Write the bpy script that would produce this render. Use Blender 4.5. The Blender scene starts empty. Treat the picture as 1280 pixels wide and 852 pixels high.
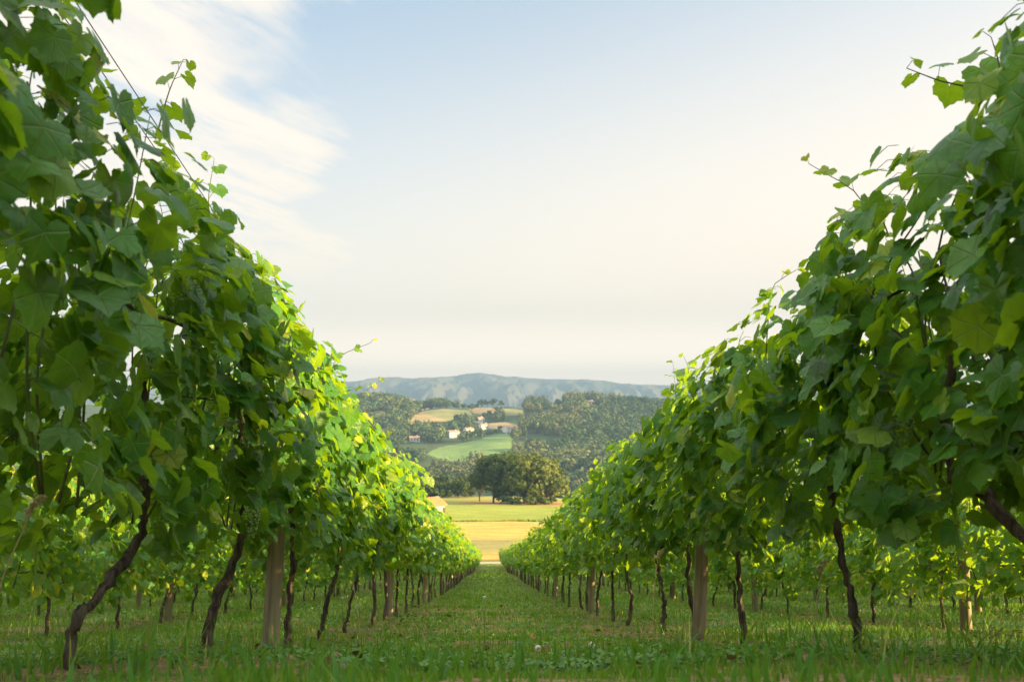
import bpy, math, random
import numpy as np
from mathutils import Vector, Matrix

R = math.radians
scene = bpy.context.scene
C = scene.collection

# ------------------------------------------------------------------ camera, sky, sun, exposure
F = 1244.4                     # focal length in pixels of a 1280 px wide frame
VPX, HZY = 612.0, 520.0        # where the rows vanish, and the horizon
cam_d = bpy.data.cameras.new('camera'); cam = bpy.data.objects.new('camera', cam_d); C.objects.link(cam)
cam_d.lens = 35.0; cam_d.sensor_width = 36.0; cam_d.clip_start = 0.05; cam_d.clip_end = 20000
cam.location = (0, 0, 0)       # eye level is z = 0; the lens is held close to the ground
yaw = math.atan((640 - VPX) / F); pitch = math.atan((HZY - 426) / F)
cam.rotation_euler = (R(90) + pitch, 0, -yaw)
cam_d.dof.use_dof = True; cam_d.dof.focus_distance = 6.5; cam_d.dof.aperture_fstop = 5.0
scene.camera = cam

SUN_EL, SUN_AZ = 15.0, 96.0    # azimuth clockwise from the rows' direction (+Y): the sun stands to the right
world = bpy.data.worlds.new('World'); scene.world = world; world.use_nodes = True
nt = world.node_tree; nt.nodes.clear()
def N(tree, typ, **kw):
    n = tree.nodes.new(typ)
    for k, v in kw.items():
        if k.startswith('i_'):
            n.inputs[k[2:].replace('_', ' ')].default_value = v
        else:
            setattr(n, k, v)
    return n
def L(tree, a, b): tree.links.new(a, b)
def M_(tree, op, a, b=None, c=None, clamp=False):
    n = tree.nodes.new('ShaderNodeMath'); n.operation = op; n.use_clamp = clamp
    for i, v in enumerate((a, b, c)):
        if v is None: continue
        if isinstance(v, (int, float)): n.inputs[i].default_value = v
        else: tree.links.new(v, n.inputs[i])
    return n.outputs[0]
def MIX(tree, f, a, b, blend='MIX'):
    n = tree.nodes.new('ShaderNodeMix'); n.data_type = 'RGBA'; n.blend_type = blend
    for sock, v in ((n.inputs[0], f), (n.inputs[6], a), (n.inputs[7], b)):
        if isinstance(v, (int, float)): sock.default_value = v
        elif isinstance(v, tuple): sock.default_value = (*v, 1.0)[:4]
        else: tree.links.new(v, sock)
    return n.outputs[2]
def RAMP(tree, f, lo, hi):
    n = tree.nodes.new('ShaderNodeMapRange'); n.interpolation_type = 'SMOOTHSTEP'
    n.inputs[1].default_value = lo; n.inputs[2].default_value = hi
    tree.links.new(f, n.inputs[0]); return n.outputs[0]

sky = N(nt, 'ShaderNodeTexSky', sky_type='NISHITA', sun_disc=False, sun_elevation=R(SUN_EL), sun_rotation=R(SUN_AZ),
        air_density=1.0, dust_density=2.5, ozone_density=1.0, altitude=200)
tc = N(nt, 'ShaderNodeTexCoord'); sep = N(nt, 'ShaderNodeSeparateXYZ'); L(nt, tc.outputs['Generated'], sep.inputs[0])
zc = M_(nt, 'MAXIMUM', sep.outputs['Z'], 0.03)
zz = M_(nt, 'ADD', zc, 0.12)                                       # a curved cloud deck
cx = M_(nt, 'DIVIDE', sep.outputs['X'], zz); cy = M_(nt, 'DIVIDE', sep.outputs['Y'], zz)
comb = N(nt, 'ShaderNodeCombineXYZ'); L(nt, cx, comb.inputs[0]); L(nt, cy, comb.inputs[1])
rot = N(nt, 'ShaderNodeMapping'); L(nt, comb.outputs[0], rot.inputs[0]); rot.inputs['Rotation'].default_value = (0, 0, R(-58))
mp = N(nt, 'ShaderNodeMapping'); L(nt, rot.outputs[0], mp.inputs[0])
mp.inputs['Scale'].default_value = (0.55, 1.9, 1); mp.inputs['Location'].default_value = (0.35, 0.2, 0)
cn = N(nt, 'ShaderNodeTexNoise', i_Scale=1.6, i_Detail=9.0, i_Roughness=0.68, i_Distortion=0.5); L(nt, mp.outputs[0], cn.inputs['Vector'])
cn2 = N(nt, 'ShaderNodeTexNoise', i_Scale=1.3, i_Detail=4.0); L(nt, comb.outputs[0], cn2.inputs['Vector'])
# the cloud bank lies on the left; a thin veil covers the rest
leftness = RAMP(nt, M_(nt, 'ADD', cx, M_(nt, 'MULTIPLY', M_(nt, 'SUBTRACT', cn2.outputs[0], .5), 1.1)), -0.22, -0.62)
streak = RAMP(nt, M_(nt, 'ADD', cn.outputs[0], M_(nt, 'MULTIPLY', leftness, 0.24)), 0.50, 0.80)
cloud_f = M_(nt, 'MULTIPLY', streak, M_(nt, 'ADD', M_(nt, 'MULTIPLY', leftness, 0.72), 0.12), clamp=True)
veil = M_(nt, 'MULTIPLY', RAMP(nt, M_(nt, 'SUBTRACT', zc, M_(nt, 'MULTIPLY', sep.outputs['X'], 0.24)), 0.46, 0.05), 0.97)
cloud_f = M_(nt, 'MAXIMUM', cloud_f, veil)
CLOUD = (5.0, 4.3, 3.5)
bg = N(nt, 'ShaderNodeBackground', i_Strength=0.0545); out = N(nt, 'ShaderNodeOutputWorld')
# unseen cloud bank added behind the viewer as soft fill light
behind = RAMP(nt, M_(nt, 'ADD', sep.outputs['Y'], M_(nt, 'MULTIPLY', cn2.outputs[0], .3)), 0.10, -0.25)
glow = MIX(nt, RAMP(nt, zc, 0.11, 0.035), CLOUD, (9.6, 7.5, 5.6))
skycol = MIX(nt, cloud_f, MIX(nt, 0.34, sky.outputs[0], (3.3, 3.9, 4.15)), glow)
skycol = MIX(nt, M_(nt, 'MULTIPLY', RAMP(nt, sep.outputs['Z'], 0.55, 0.85), .9), skycol, (10.0, 9.9, 9.7))     # bright cloud added overhead, out of frame, as top fill light
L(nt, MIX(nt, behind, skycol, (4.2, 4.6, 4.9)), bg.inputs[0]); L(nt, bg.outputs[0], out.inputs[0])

sd = bpy.data.lights.new('sun', 'SUN'); sun = bpy.data.objects.new('sun', sd); C.objects.link(sun)
sd.energy = 5.0; sd.angle = R(0.6); sd.color = (1.0, 0.69, 0.31)
sdir = Vector((math.cos(R(SUN_EL)) * math.sin(R(SUN_AZ)), math.cos(R(SUN_EL)) * math.cos(R(SUN_AZ)), math.sin(R(SUN_EL))))
sun.rotation_euler = sdir.to_track_quat('Z', 'Y').to_euler(); sun.location = sdir * 300
scene.view_settings.view_transform = 'Standard'; scene.view_settings.look = 'None'
scene.view_settings.exposure = 2.33; scene.view_settings.gamma = 1.0
cy_ = scene.cycles
cy_.max_bounces = 8; cy_.diffuse_bounces = 4; cy_.glossy_bounces = 2; cy_.transmission_bounces = 6; cy_.volume_bounces = 0
cy_.use_denoising = True; cy_.caustics_reflective = False; cy_.caustics_refractive = False

# ------------------------------------------------------------------ numpy helpers
def _h(ix, iy, s):
    v = np.sin(ix * 127.1 + iy * 311.7 + s * 74.7) * 43758.5453
    return v - np.floor(v)
def vnoise(x, y, s=0):
    ix, iy = np.floor(x), np.floor(y); fx, fy = x - ix, y - iy
    fx = fx * fx * (3 - 2 * fx); fy = fy * fy * (3 - 2 * fy)
    a, b, c, d = _h(ix, iy, s), _h(ix + 1, iy, s), _h(ix, iy + 1, s), _h(ix + 1, iy + 1, s)
    return (a * (1 - fx) + b * fx) * (1 - fy) + (c * (1 - fx) + d * fx) * fy
def fbm(x, y, s=0, o=4):
    t, a, n = 0, 1.0, 0
    for k in range(o):
        t = t + a * vnoise(x, y, s + k); n += a; a *= .5; x = x * 2.03; y = y * 2.03
    return t / n
def sst(x, a, b):
    t = np.clip((x - a) / (b - a), 0, 1); return t * t * (3 - 2 * t)
def pchip(xk, yk):
    xk = np.array(xk, float); yk = np.array(yk, float); h = np.diff(xk); d = np.diff(yk) / h
    m = np.zeros_like(yk); m[0], m[-1] = d[0], d[-1]
    for i in range(1, len(xk) - 1):
        m[i] = 0 if d[i - 1] * d[i] <= 0 else 3 * (h[i - 1] + h[i]) / ((2 * h[i] + h[i - 1]) / d[i - 1] + (h[i] + 2 * h[i - 1]) / d[i])
    def f(x):
        x = np.clip(x, xk[0], xk[-1]); i = np.clip(np.searchsorted(xk, x) - 1, 0, len(xk) - 2); t = (x - xk[i]) / h[i]
        return ((2*t**3 - 3*t**2 + 1) * yk[i] + (t**3 - 2*t**2 + t) * h[i] * m[i] + (-2*t**3 + 3*t**2) * yk[i+1] + (t**3 - t**2) * h[i] * m[i+1])
    return f
def unit(v): return v / np.maximum(np.linalg.norm(v, axis=-1, keepdims=True), 1e-9)

def mesh(name, verts, faces, mat, attrs=None, uv=None, smooth=True, cols=None):
    """faces: list of (n, k) int arrays"""
    me = bpy.data.meshes.new(name)
    verts = np.asarray(verts, np.float32); me.vertices.add(len(verts)); me.vertices.foreach_set('co', verts.ravel())
    idx = np.concatenate([np.asarray(f, np.int32).ravel() for f in faces])
    tot = np.concatenate([np.full(len(f), np.asarray(f).shape[1], np.int32) for f in faces])
    st = np.concatenate([[0], np.cumsum(tot)[:-1]]).astype(np.int32)
    me.loops.add(len(idx)); me.loops.foreach_set('vertex_index', idx)
    me.polygons.add(len(tot)); me.polygons.foreach_set('loop_start', st)
    if uv is not None:
        u = me.uv_layers.new(name='UVMap'); u.data.foreach_set('uv', np.asarray(uv, np.float32)[idx].ravel())
    for k, v in (attrs or {}).items():
        a = me.attributes.new(k, 'FLOAT', 'POINT'); a.data.foreach_set('value', np.asarray(v, np.float32))
    for k, v in (cols or {}).items():
        a = me.attributes.new(k, 'FLOAT_COLOR', 'POINT'); a.data.foreach_set('color', np.asarray(v, np.float32).ravel())
    me.update(calc_edges=True)
    me.polygons.foreach_set('use_smooth', np.full(len(tot), smooth))
    if mat: me.materials.append(mat)
    return me
def link(name, data, parent=None, loc=(0, 0, 0), label=None, cat=None, group=None, kind=None):
    o = bpy.data.objects.new(name, data); C.objects.link(o); o.location = loc
    if parent: o.parent = parent
    for k, v in (('label', label), ('category', cat), ('group', group), ('kind', kind)):
        if v: o[k] = v
    return o
class Acc:
    def __init__(s): s.v, s.f, s.n, s.t = [], {}, 0, []
    def add(s, v, faces, tint=0.5):
        v = np.asarray(v, float)
        for f in faces:
            f = np.asarray(f, int); s.f.setdefault(f.shape[1], []).append(f + s.n)
        s.v.append(v); s.n += len(v); s.t.append(np.full(len(v), tint) if np.isscalar(tint) else tint)
    def mesh(s, name, mat, smooth=True):
        return mesh(name, np.concatenate(s.v), [np.concatenate(x) for x in s.f.values()], mat, {'tint': np.concatenate(s.t)}, smooth=smooth)
def tube(acc, pts, rad, sides=6, tint=.5, cap=True, rough=0, seed=0):
    pts = np.asarray(pts, float); n = len(pts); rad = np.broadcast_to(np.asarray(rad, float), (n,))
    t = unit(np.gradient(pts, axis=0)); ref = np.array([0.31, 0.17, 0.93]) if abs(t[:, 2]).mean() < .8 else np.array([1., .2, 0])
    a = unit(np.cross(t, ref)); b = np.cross(t, a)
    ang = np.linspace(0, 2 * np.pi, sides, endpoint=False)
    rr = rad[:, None] * np.ones(sides)
    if rough:
        i, j = np.meshgrid(np.arange(n), np.arange(sides), indexing='ij')
        rr = rr * (1 + rough * (vnoise(i * .45, np.cos(ang)[None] * 1.7 + np.sin(ang)[None] * 2.9 + 7, seed) - .5) * 2)
    v = pts[:, None] + rr[..., None] * (np.cos(ang)[None, :, None] * a[:, None] + np.sin(ang)[None, :, None] * b[:, None])
    i, j = np.meshgrid(np.arange(n - 1), np.arange(sides), indexing='ij'); k = (j + 1) % sides
    q = np.stack([i * sides + j, i * sides + k, (i + 1) * sides + k, (i + 1) * sides + j], -1).reshape(-1, 4)
    fs = [q]
    if cap: fs.append(np.arange(sides)[None, ::-1]); fs.append((np.arange(sides) + (n - 1) * sides)[None])
    acc.add(v.reshape(-1, 3), fs, tint)
def box(acc, x0, x1, y0, y1, z0, z1, tint=.5):
    v = [(x, y, z) for z in (z0, z1) for y in (y0, y1) for x in (x0, x1)]
    acc.add(v, [[(0, 2, 3, 1), (4, 5, 7, 6), (0, 1, 5, 4), (2, 6, 7, 3), (0, 4, 6, 2), (1, 3, 7, 5)]], tint)
def spline(pts, n):
    pts = np.asarray(pts, float); d = np.concatenate([[0], np.cumsum(np.linalg.norm(np.diff(pts, axis=0), axis=1))])
    u = np.linspace(0, d[-1], n); return np.stack([pchip(d, pts[:, k])(u) for k in range(3)], 1)

# ------------------------------------------------------------------ materials
def mat(name):
    m = bpy.data.materials.new(name); m.use_nodes = True; t = m.node_tree; t.nodes.clear()
    return m, t, N(t, 'ShaderNodeOutputMaterial')
def attr(t, name): return N(t, 'ShaderNodeAttribute', attribute_name=name).outputs
def leaf_material(name, dark, mid, light, trans, back, veins=True, tfac=.33, rough=.42, spec=.34):
    m, t, o = mat(name); tint = attr(t, 'tint')['Fac']
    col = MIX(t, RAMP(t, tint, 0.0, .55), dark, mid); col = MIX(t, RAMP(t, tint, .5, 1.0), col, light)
    tex = N(t, 'ShaderNodeTexCoord')
    nz = N(t, 'ShaderNodeTexNoise', i_Scale=38.0, i_Detail=3.0); L(t, tex.outputs['Object'], nz.inputs['Vector'])
    col = MIX(t, 1.0, col, MIX(t, nz.outputs[0], (.62, .66, .6), (1.36, 1.3, 1.3)), 'MULTIPLY')
    nrm = None
    if veins:
        s = N(t, 'ShaderNodeSeparateXYZ'); L(t, tex.outputs['UV'], s.inputs[0])
        ax = M_(t, 'ABSOLUTE', s.outputs[0]); ang = M_(t, 'ARCTAN2', ax, s.outputs[1])
        r = M_(t, 'SQRT', M_(t, 'ADD', M_(t, 'MULTIPLY', s.outputs[0], s.outputs[0]), M_(t, 'MULTIPLY', s.outputs[1], s.outputs[1])))
        vein = None
        for a0 in (0.0, 0.92, 1.95):
            d = M_(t, 'MULTIPLY', M_(t, 'ABSOLUTE', M_(t, 'SUBTRACT', ang, a0)), r)
            v = RAMP(t, d, .028, .004); vein = v if vein is None else M_(t, 'MAXIMUM', vein, v)
        # side veins
        w = M_(t, 'SINE', M_(t, 'MULTIPLY', M_(t, 'SUBTRACT', r, M_(t, 'MULTIPLY', ang, .32)), 46.0))
        vein = M_(t, 'MAXIMUM', vein, M_(t, 'MULTIPLY', RAMP(t, w, .86, 1.0), .35))
        col = MIX(t, M_(t, 'MULTIPLY', vein, .62), col, (.17, .25, .06))
        sp = N(t, 'ShaderNodeTexNoise', i_Scale=26.0, i_Detail=4.0, i_Roughness=.75); L(t, tex.outputs['Object'], sp.inputs['Vector'])
        col = MIX(t, M_(t, 'MULTIPLY', RAMP(t, sp.outputs[0], .66, .74), .8), col, (.20, .13, .04))          # scorched and rusty spots
        bp = N(t, 'ShaderNodeBump', i_Strength=.7, i_Distance=.007); hn = M_(t, 'SUBTRACT', M_(t, 'MULTIPLY', nz.outputs[0], .8), vein)
        L(t, hn, bp.inputs['Height']); nrm = bp.outputs[0]
    geo = N(t, 'ShaderNodeNewGeometry')
    col = MIX(t, M_(t, 'MULTIPLY', geo.outputs['Backfacing'], .5), col, back)
    p = N(t, 'ShaderNodeBsdfPrincipled', i_Roughness=rough); p.inputs['Specular IOR Level'].default_value = spec
    L(t, col, p.inputs['Base Color'])
    tr = N(t, 'ShaderNodeBsdfTranslucent')
    tcol = MIX(t, tint, trans, tuple(min(1, c * k) for c, k in zip(trans, (1.7, 1.35, 1.2))))
    tcol = MIX(t, 1.0, tcol, MIX(t, nz.outputs[0], (.7, .72, .7), (1.25, 1.2, 1.2)), 'MULTIPLY')
    L(t, tcol, tr.inputs['Color'])
    if nrm: L(t, nrm, p.inputs['Normal'])
    mx = N(t, 'ShaderNodeMixShader'); mx.inputs[0].default_value = tfac
    L(t, p.outputs[0], mx.inputs[1]); L(t, tr.outputs[0], mx.inputs[2]); L(t, mx.outputs[0], o.inputs[0])
    return m
def plain(name, c0, c1, scale=8.0, rough=.8, bump=.3, dist=.01, stretch=(1, 1, 1), detail=5.0, spec=.3, tinted=0.0):
    m, t, o = mat(name); tex = N(t, 'ShaderNodeTexCoord'); mpn = N(t, 'ShaderNodeMapping'); L(t, tex.outputs['Object'], mpn.inputs[0])
    mpn.inputs['Scale'].default_value = stretch
    nz = N(t, 'ShaderNodeTexNoise', i_Scale=scale, i_Detail=detail, i_Roughness=.65); L(t, mpn.outputs[0], nz.inputs['Vector'])
    col = MIX(t, RAMP(t, nz.outputs[0], .3, .7), c0, c1)
    if tinted:
        col = MIX(t, M_(t, 'MULTIPLY', attr(t, 'tint')['Fac'], tinted), col, (1.0, 1.0, 1.0), 'MULTIPLY')
    p = N(t, 'ShaderNodeBsdfPrincipled', i_Roughness=rough); p.inputs['Specular IOR Level'].default_value = spec
    L(t, col, p.inputs['Base Color'])
    bp = N(t, 'ShaderNodeBump', i_Strength=bump, i_Distance=dist); L(t, nz.outputs[0], bp.inputs['Height']); L(t, bp.outputs[0], p.inputs['Normal'])
    L(t, p.outputs[0], o.inputs[0]); return m
MT = {}
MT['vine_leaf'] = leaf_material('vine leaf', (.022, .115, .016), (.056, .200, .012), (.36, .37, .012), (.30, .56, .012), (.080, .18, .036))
MT['vine_leaf_far'] = leaf_material('vine leaf in the distance', (.022, .115, .016), (.056, .200, .012), (.36, .37, .012), (.30, .56, .012), (.080, .18, .036), veins=False)
MT['grass'] = leaf_material('grass blades', (.050, .175, .016), (.125, .28, .016), (.42, .34, .11), (.22, .44, .02), (.075, .16, .03), veins=False, tfac=.3, rough=.5, spec=.3)
MT['clover'] = leaf_material('clover leaves', (.045, .15, .014), (.085, .22, .016), (.16, .26, .03), (.09, .24, .015), (.05, .12, .025), veins=False, tfac=.3)
MT['crown'] = leaf_material('tree leaves', (.032, .064, .012), (.078, .118, .016), (.15, .17, .026), (.14, .22, .018), (.05, .075, .025), veins=False, tfac=.22, rough=.6, spec=.2)
MT['wood'] = leaf_material('woodland leaves', (.036, .085, .028), (.08, .13, .038), (.20, .21, .065), (.08, .13, .02), (.045, .08, .03), veins=False, tfac=.15, rough=.7, spec=.15)
MT['bark'] = plain('vine bark', (.028, .021, .015), (.19, .14, .095), 34, .9, 1.0, .03, (1, 1, .13))
MT['cane'] = plain('vine canes', (.10, .085, .025), (.11, .17, .04), 20, .6, .2, .002)
MT['post'] = plain('weathered post wood', (.19, .15, .095), (.35, .28, .185), 26, .85, .5, .006, (1, 1, .06))
MT['trunk'] = plain('tree bark', (.05, .038, .025), (.13, .10, .07), 3, .9, .6, .05, (1, 1, .3))
MT['grape'] = plain('unripe grapes', (.12, .22, .04), (.20, .30, .07), 40, .35, .05, .001, spec=.5)
MT['wire'] = plain('trellis wire steel', (.10, .10, .10), (.2, .2, .2), 50, .45, .05, .001, spec=.6)
MT['wall'] = plain('white render', (.74, .70, .64), (.86, .83, .78), .8, .85, .1, .02)
MT['roof'] = plain('clay roof tiles', (.36, .20, .14), (.48, .29, .20), 1.2, .85, .3, .05)
MT['hutroof'] = plain('orange clay tiles', (.34, .13, .055), (.46, .20, .09), 1.6, .85, .4, .05)
MT['pane'] = plain('dark window panes', (.03, .035, .04), (.05, .055, .06), 2, .2, .02, .01, spec=.6)
MT['hutwall'] = plain('pale stone', (.42, .36, .32), (.60, .53, .48), 3, .9, .4, .03)
MT['straw'] = plain('dry stems', (.36, .28, .13), (.50, .40, .2), 14, .8, .2, .002)
MT['deadleaf'] = plain('dead leaves', (.12, .07, .03), (.27, .17, .075), 60, .8, .3, .004)
MT['flower'] = plain('clover flowers', (.55, .5, .42), (.75, .7, .6), 80, .8, .4, .004)

# ------------------------------------------------------------------ the terrain
prof = pchip([-60, -20, 0, 3.5, 6.76, 10, 15, 30, 60, 110, 125, 190, 300, 345, 400, 550, 650, 850, 1000, 1250, 1400, 1900, 3000, 4400],
             [7.5, 3.2, -.16, -.87, -1.55, -2.15, -2.98, -5.3, -9.5, -16.2, -17.2, -20.2, -25.8, -27.6, -34, -82, -66, -37, -16.5, 10, 6, -40, -60, -60])
def ground(x, y):
    x = np.asarray(x, float); y = np.asarray(y, float)
    z = prof(y)
    # the near field drops away on the right and its crest is rounded
    k = sst(y, 215, 330) * (1 - sst(y, 420, 560))
    z = z - k * (sst(x, 16, 85) * 15 + sst(-x, 40, 160) * 6)
    hill = sst(y, 620, 900) * (1 - sst(y, 1600, 2100))
    th = x / np.maximum(y, 1) * F + VPX
    z = z + hill * ((fbm(x / 130, y / 130, 3) - .5) * 16 + 6 * np.exp(-((th - 455) / 45) ** 2) * sst(y, 950, 1300) - 6 * np.exp(-((th - 522) / 22) ** 2) * sst(y, 1050, 1250) + 3 * sst(th, 560, 640) - sst(th, 700, 840) * sst(y, 640, 850) * 4)
    z = z + 80 * np.exp(-((x + 178) / 90) ** 2 - ((y - 2250) / 200) ** 2) + 48 * np.exp(-((x + 330) / 130) ** 2 - ((y - 2300) / 200) ** 2)
    z = z + (fbm(x * .9, y * .9, 11, 3) - .5) * .10 * (1 - sst(y, 60, 120)) + (fbm(x * .06, y * .06, 5, 3) - .5) * .8 * sst(y, 120, 200)
    return z
def gz(x, y): return float(ground(np.array([x]), np.array([y]))[0])
def px_to_xy(px, py, y): return ((px - VPX) / F * y, y, (HZY - py) / F * y)
def hit(px, py, y0=115., y1=3000.):
    """where the sight line through a pixel of the photograph meets the terrain"""
    y = np.geomspace(y0, y1, 6000); x = (px - VPX) / F * y; z = (HZY - py) / F * y
    b = np.nonzero(ground(x, y) >= z)[0]
    i = b[0] if len(b) else len(y) - 1
    return float(x[i]), float(y[i]), float(ground(x[i:i+1], y[i:i+1])[0])
def zoomed(pts): return [(400 + a / 2.783, 440 + b / 2.783) for a, b in pts]
def inpoly(px, py, poly):
    r = np.zeros(px.shape, bool); n = len(poly)
    for i in range(n):
        (x0, y0), (x1, y1) = poly[i], poly[i - 1]
        c = ((y0 > py) != (y1 > py)) & (px < (x1 - x0) * (py - y0) / (y1 - y0 + 1e-12) + x0); r ^= c
    return r
FIELDS = [  # fields on the far hill: outline in photograph pixels, base colour
    (zoomed([(295, 252), (330, 218), (365, 203), (430, 198), (440, 240), (350, 253)]), (.34, .26, .12)),
    (zoomed([(352, 203), (430, 197), (522, 203), (532, 226), (440, 238), (380, 218)]), (.26, .26, .10)),
    (zoomed([(515, 192), (590, 190), (625, 207), (608, 222), (535, 212)]), (.32, .23, .12)),
    (zoomed([(635, 196), (715, 190), (712, 216), (640, 222)]), (.22, .22, .10)),
    (zoomed([(372, 350), (420, 328), (480, 318), (560, 300), (600, 286), (672, 280), (665, 330), (650, 366), (590, 380), (520, 392), (420, 372)]), (.17, .26, .08)),
    (zoomed([(560, 262), (590, 247), (640, 242), (690, 255), (695, 275), (640, 270)]), (.36, .28, .15)),
    (zoomed([(190, 204), (242, 204), (236, 222), (196, 224)]), (.36, .28, .16)),
    (zoomed([(175, 265), (250, 260), (238, 276), (180, 282)]), (.20, .24, .10)),
    (zoomed([(500, 120), (700, 120), (700, 182), (480, 186)]), (.16, .18, .08)),
]
def build_ground():
    ys = np.concatenate([np.arange(-60, 0, 4.), np.arange(0, 14, .14), np.arange(14, 40, .35), np.arange(40, 130, 1.1), np.arange(130, 420, 2.6),
                         np.arange(420, 660, 9), np.arange(660, 1480, 4), np.arange(1480, 4400.1, 40)])
    t = np.linspace(-1, 1, 281); lat = .14 * t + .86 * t ** 3
    w = np.where(ys < 420, 70 + np.maximum(ys, 0) * 1.4, ys * .95 + 259)
    X = w[:, None] * lat[None]; Y = np.repeat(ys[:, None], len(t), 1); Z = ground(X, Y)
    n, m = X.shape
    i, j = np.meshgrid(np.arange(n - 1), np.arange(m - 1), indexing='ij'); a = i * m + j
    q = np.stack([a, a + 1, a + m + 1, a + m], -1).reshape(-1, 4)
    px = VPX + F * X / np.maximum(Y, .5); py = HZY - F * Z / np.maximum(Y, .5)
    col = np.zeros((n, m, 4)); col[..., 3] = 0
    col[..., :3] = (.085, .15, .026)
    vy = Y < 117.5
    col[vy, 3] = (1 - .75 * sst(Y, 9, 30))[vy]
    straw = np.array([.57, .335, .085]); olive = np.array([.27, .25, .09]); green = np.array([.25, .29, .052])
    nz = fbm(X / 14, Y / 5, 21)
    low = sst(Y + nz * 8, 150, 166)
    hay = olive * (1 - low[..., None]) + straw * low[..., None]
    edge = (1 - sst(Y, 121, 135))[..., None]; hay = hay * (1 - edge) + straw * 1.05 * edge
    gr = green * (1 + .22 * (fbm(X / 30, Y / 16, 8) - .5))[..., None]
    gr = gr + (np.array([.30, .28, .09]) - gr) * (sst(Y, 305, 335) * .7)[..., None]
    col[..., :3] = np.where((Y >= 117.5)[..., None], hay, col[..., :3]); col[..., :3] = np.where((Y >= 196)[..., None], gr, col[..., :3])
    band = np.exp(-((Y - 118.5) / 1.1) ** 2)[..., None] * (Y > 117)[..., None]; col[..., :3] = col[..., :3] * (1 - band) + np.array([.17, .10, .055]) * band
    trk = np.exp(-((Y - 114.5) / 1.3) ** 2)[..., None]; col[..., :3] = col[..., :3] * (1 - trk) + np.array([.50, .45, .36]) * trk; col[..., 3] *= 1 - trk[..., 0]
    duff = (np.exp(-(((X - 20) / 9) ** 2 + ((Y - 297) / 16) ** 2)) + .8 * np.exp(-(((X - 4) / 14) ** 2 + ((Y - 301) / 12) ** 2)))
    duff = np.clip(duff * 1.6, 0, 1)[..., None]; col[..., :3] = col[..., :3] * (1 - duff) + np.array([.34, .19, .085]) * duff
    wood = (Y > 380)[..., None]; col[..., :3] = np.where(wood, np.array([.06, .09, .035]), col[..., :3])
    for poly, c in FIELDS:
        k = inpoly(px, py, poly) & (Y > 640) & (Y < 1600)
        col[k, :3] = np.array(c) * (1 + .35 * (fbm(X[k] / 40, Y[k] / 14, 31) - .5))[:, None]
    far = (Y > 1600)[..., None]; col[..., :3] = np.where(far, np.array([.22, .17, .10]) * (.6 + .8 * fbm(X / 160, Y / 160, 9)[..., None]), col[..., :3])
    m_, tr, o = mat('ground'); tex = N(tr, 'ShaderNodeTexCoord')
    at = attr(tr, 'land'); base = at['Color']; soil = at['Alpha']
    n1 = N(tr, 'ShaderNodeTexNoise', i_Scale=1.3, i_Detail=6.0, i_Roughness=.65); L(tr, tex.outputs['Object'], n1.inputs['Vector'])
    n2 = N(tr, 'ShaderNodeTexNoise', i_Scale=22.0, i_Detail=6.0, i_Roughness=.7); L(tr, tex.outputs['Object'], n2.inputs['Vector'])
    n3 = N(tr, 'ShaderNodeTexNoise', i_Scale=.16, i_Detail=6.0, i_Roughness=.7); L(tr, tex.outputs['Object'], n3.inputs['Vector'])
    c = MIX(tr, 1.0, base, MIX(tr, n1.outputs[0], (.6, .6, .6), (1.4, 1.4, 1.4)), 'MULTIPLY')
    c = MIX(tr, 1.0, c, MIX(tr, n3.outputs[0], (.72, .75, .7), (1.28, 1.25, 1.3)), 'MULTIPLY')
    mpf = N(tr, 'ShaderNodeMapping'); L(tr, tex.outputs['Object'], mpf.inputs[0]); mpf.inputs['Scale'].default_value = (.07, .55, 1)
    n4 = N(tr, 'ShaderNodeTexNoise', i_Scale=1.0, i_Detail=7.0, i_Roughness=.72); L(tr, mpf.outputs[0], n4.inputs['Vector'])
    c = MIX(tr, M_(tr, 'SUBTRACT', 1.0, soil, clamp=True), c, MIX(tr, 1.0, c, MIX(tr, RAMP(tr, n4.outputs[0], .32, .68), (.70, .76, .72), (1.26, 1.22, 1.2)), 'MULTIPLY'))
    dirt = MIX(tr, RAMP(tr, n2.outputs[0], .35, .65), (.12, .070, .036), (.40, .27, .14))
    c = MIX(tr, M_(tr, 'MULTIPLY', RAMP(tr, n1.outputs[0], .36, .54), M_(tr, 'MULTIPLY', soil, .9)), c, dirt)
    p = N(tr, 'ShaderNodeBsdfPrincipled', i_Roughness=.95); p.inputs['Specular IOR Level'].default_value = .1
    L(tr, c, p.inputs['Base Color']); bp = N(tr, 'ShaderNodeBump', i_Strength=.6, i_Distance=.04); L(tr, n2.outputs[0], bp.inputs['Height']); L(tr, bp.outputs[0], p.inputs['Normal'])
    L(tr, p.outputs[0], o.inputs[0])
    me = mesh('ground', np.stack([X, Y, Z], -1).reshape(-1, 3), [q], m_, cols={'land': col.reshape(-1, 4)})
    link('ground', me, kind='structure')
build_ground()

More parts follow.
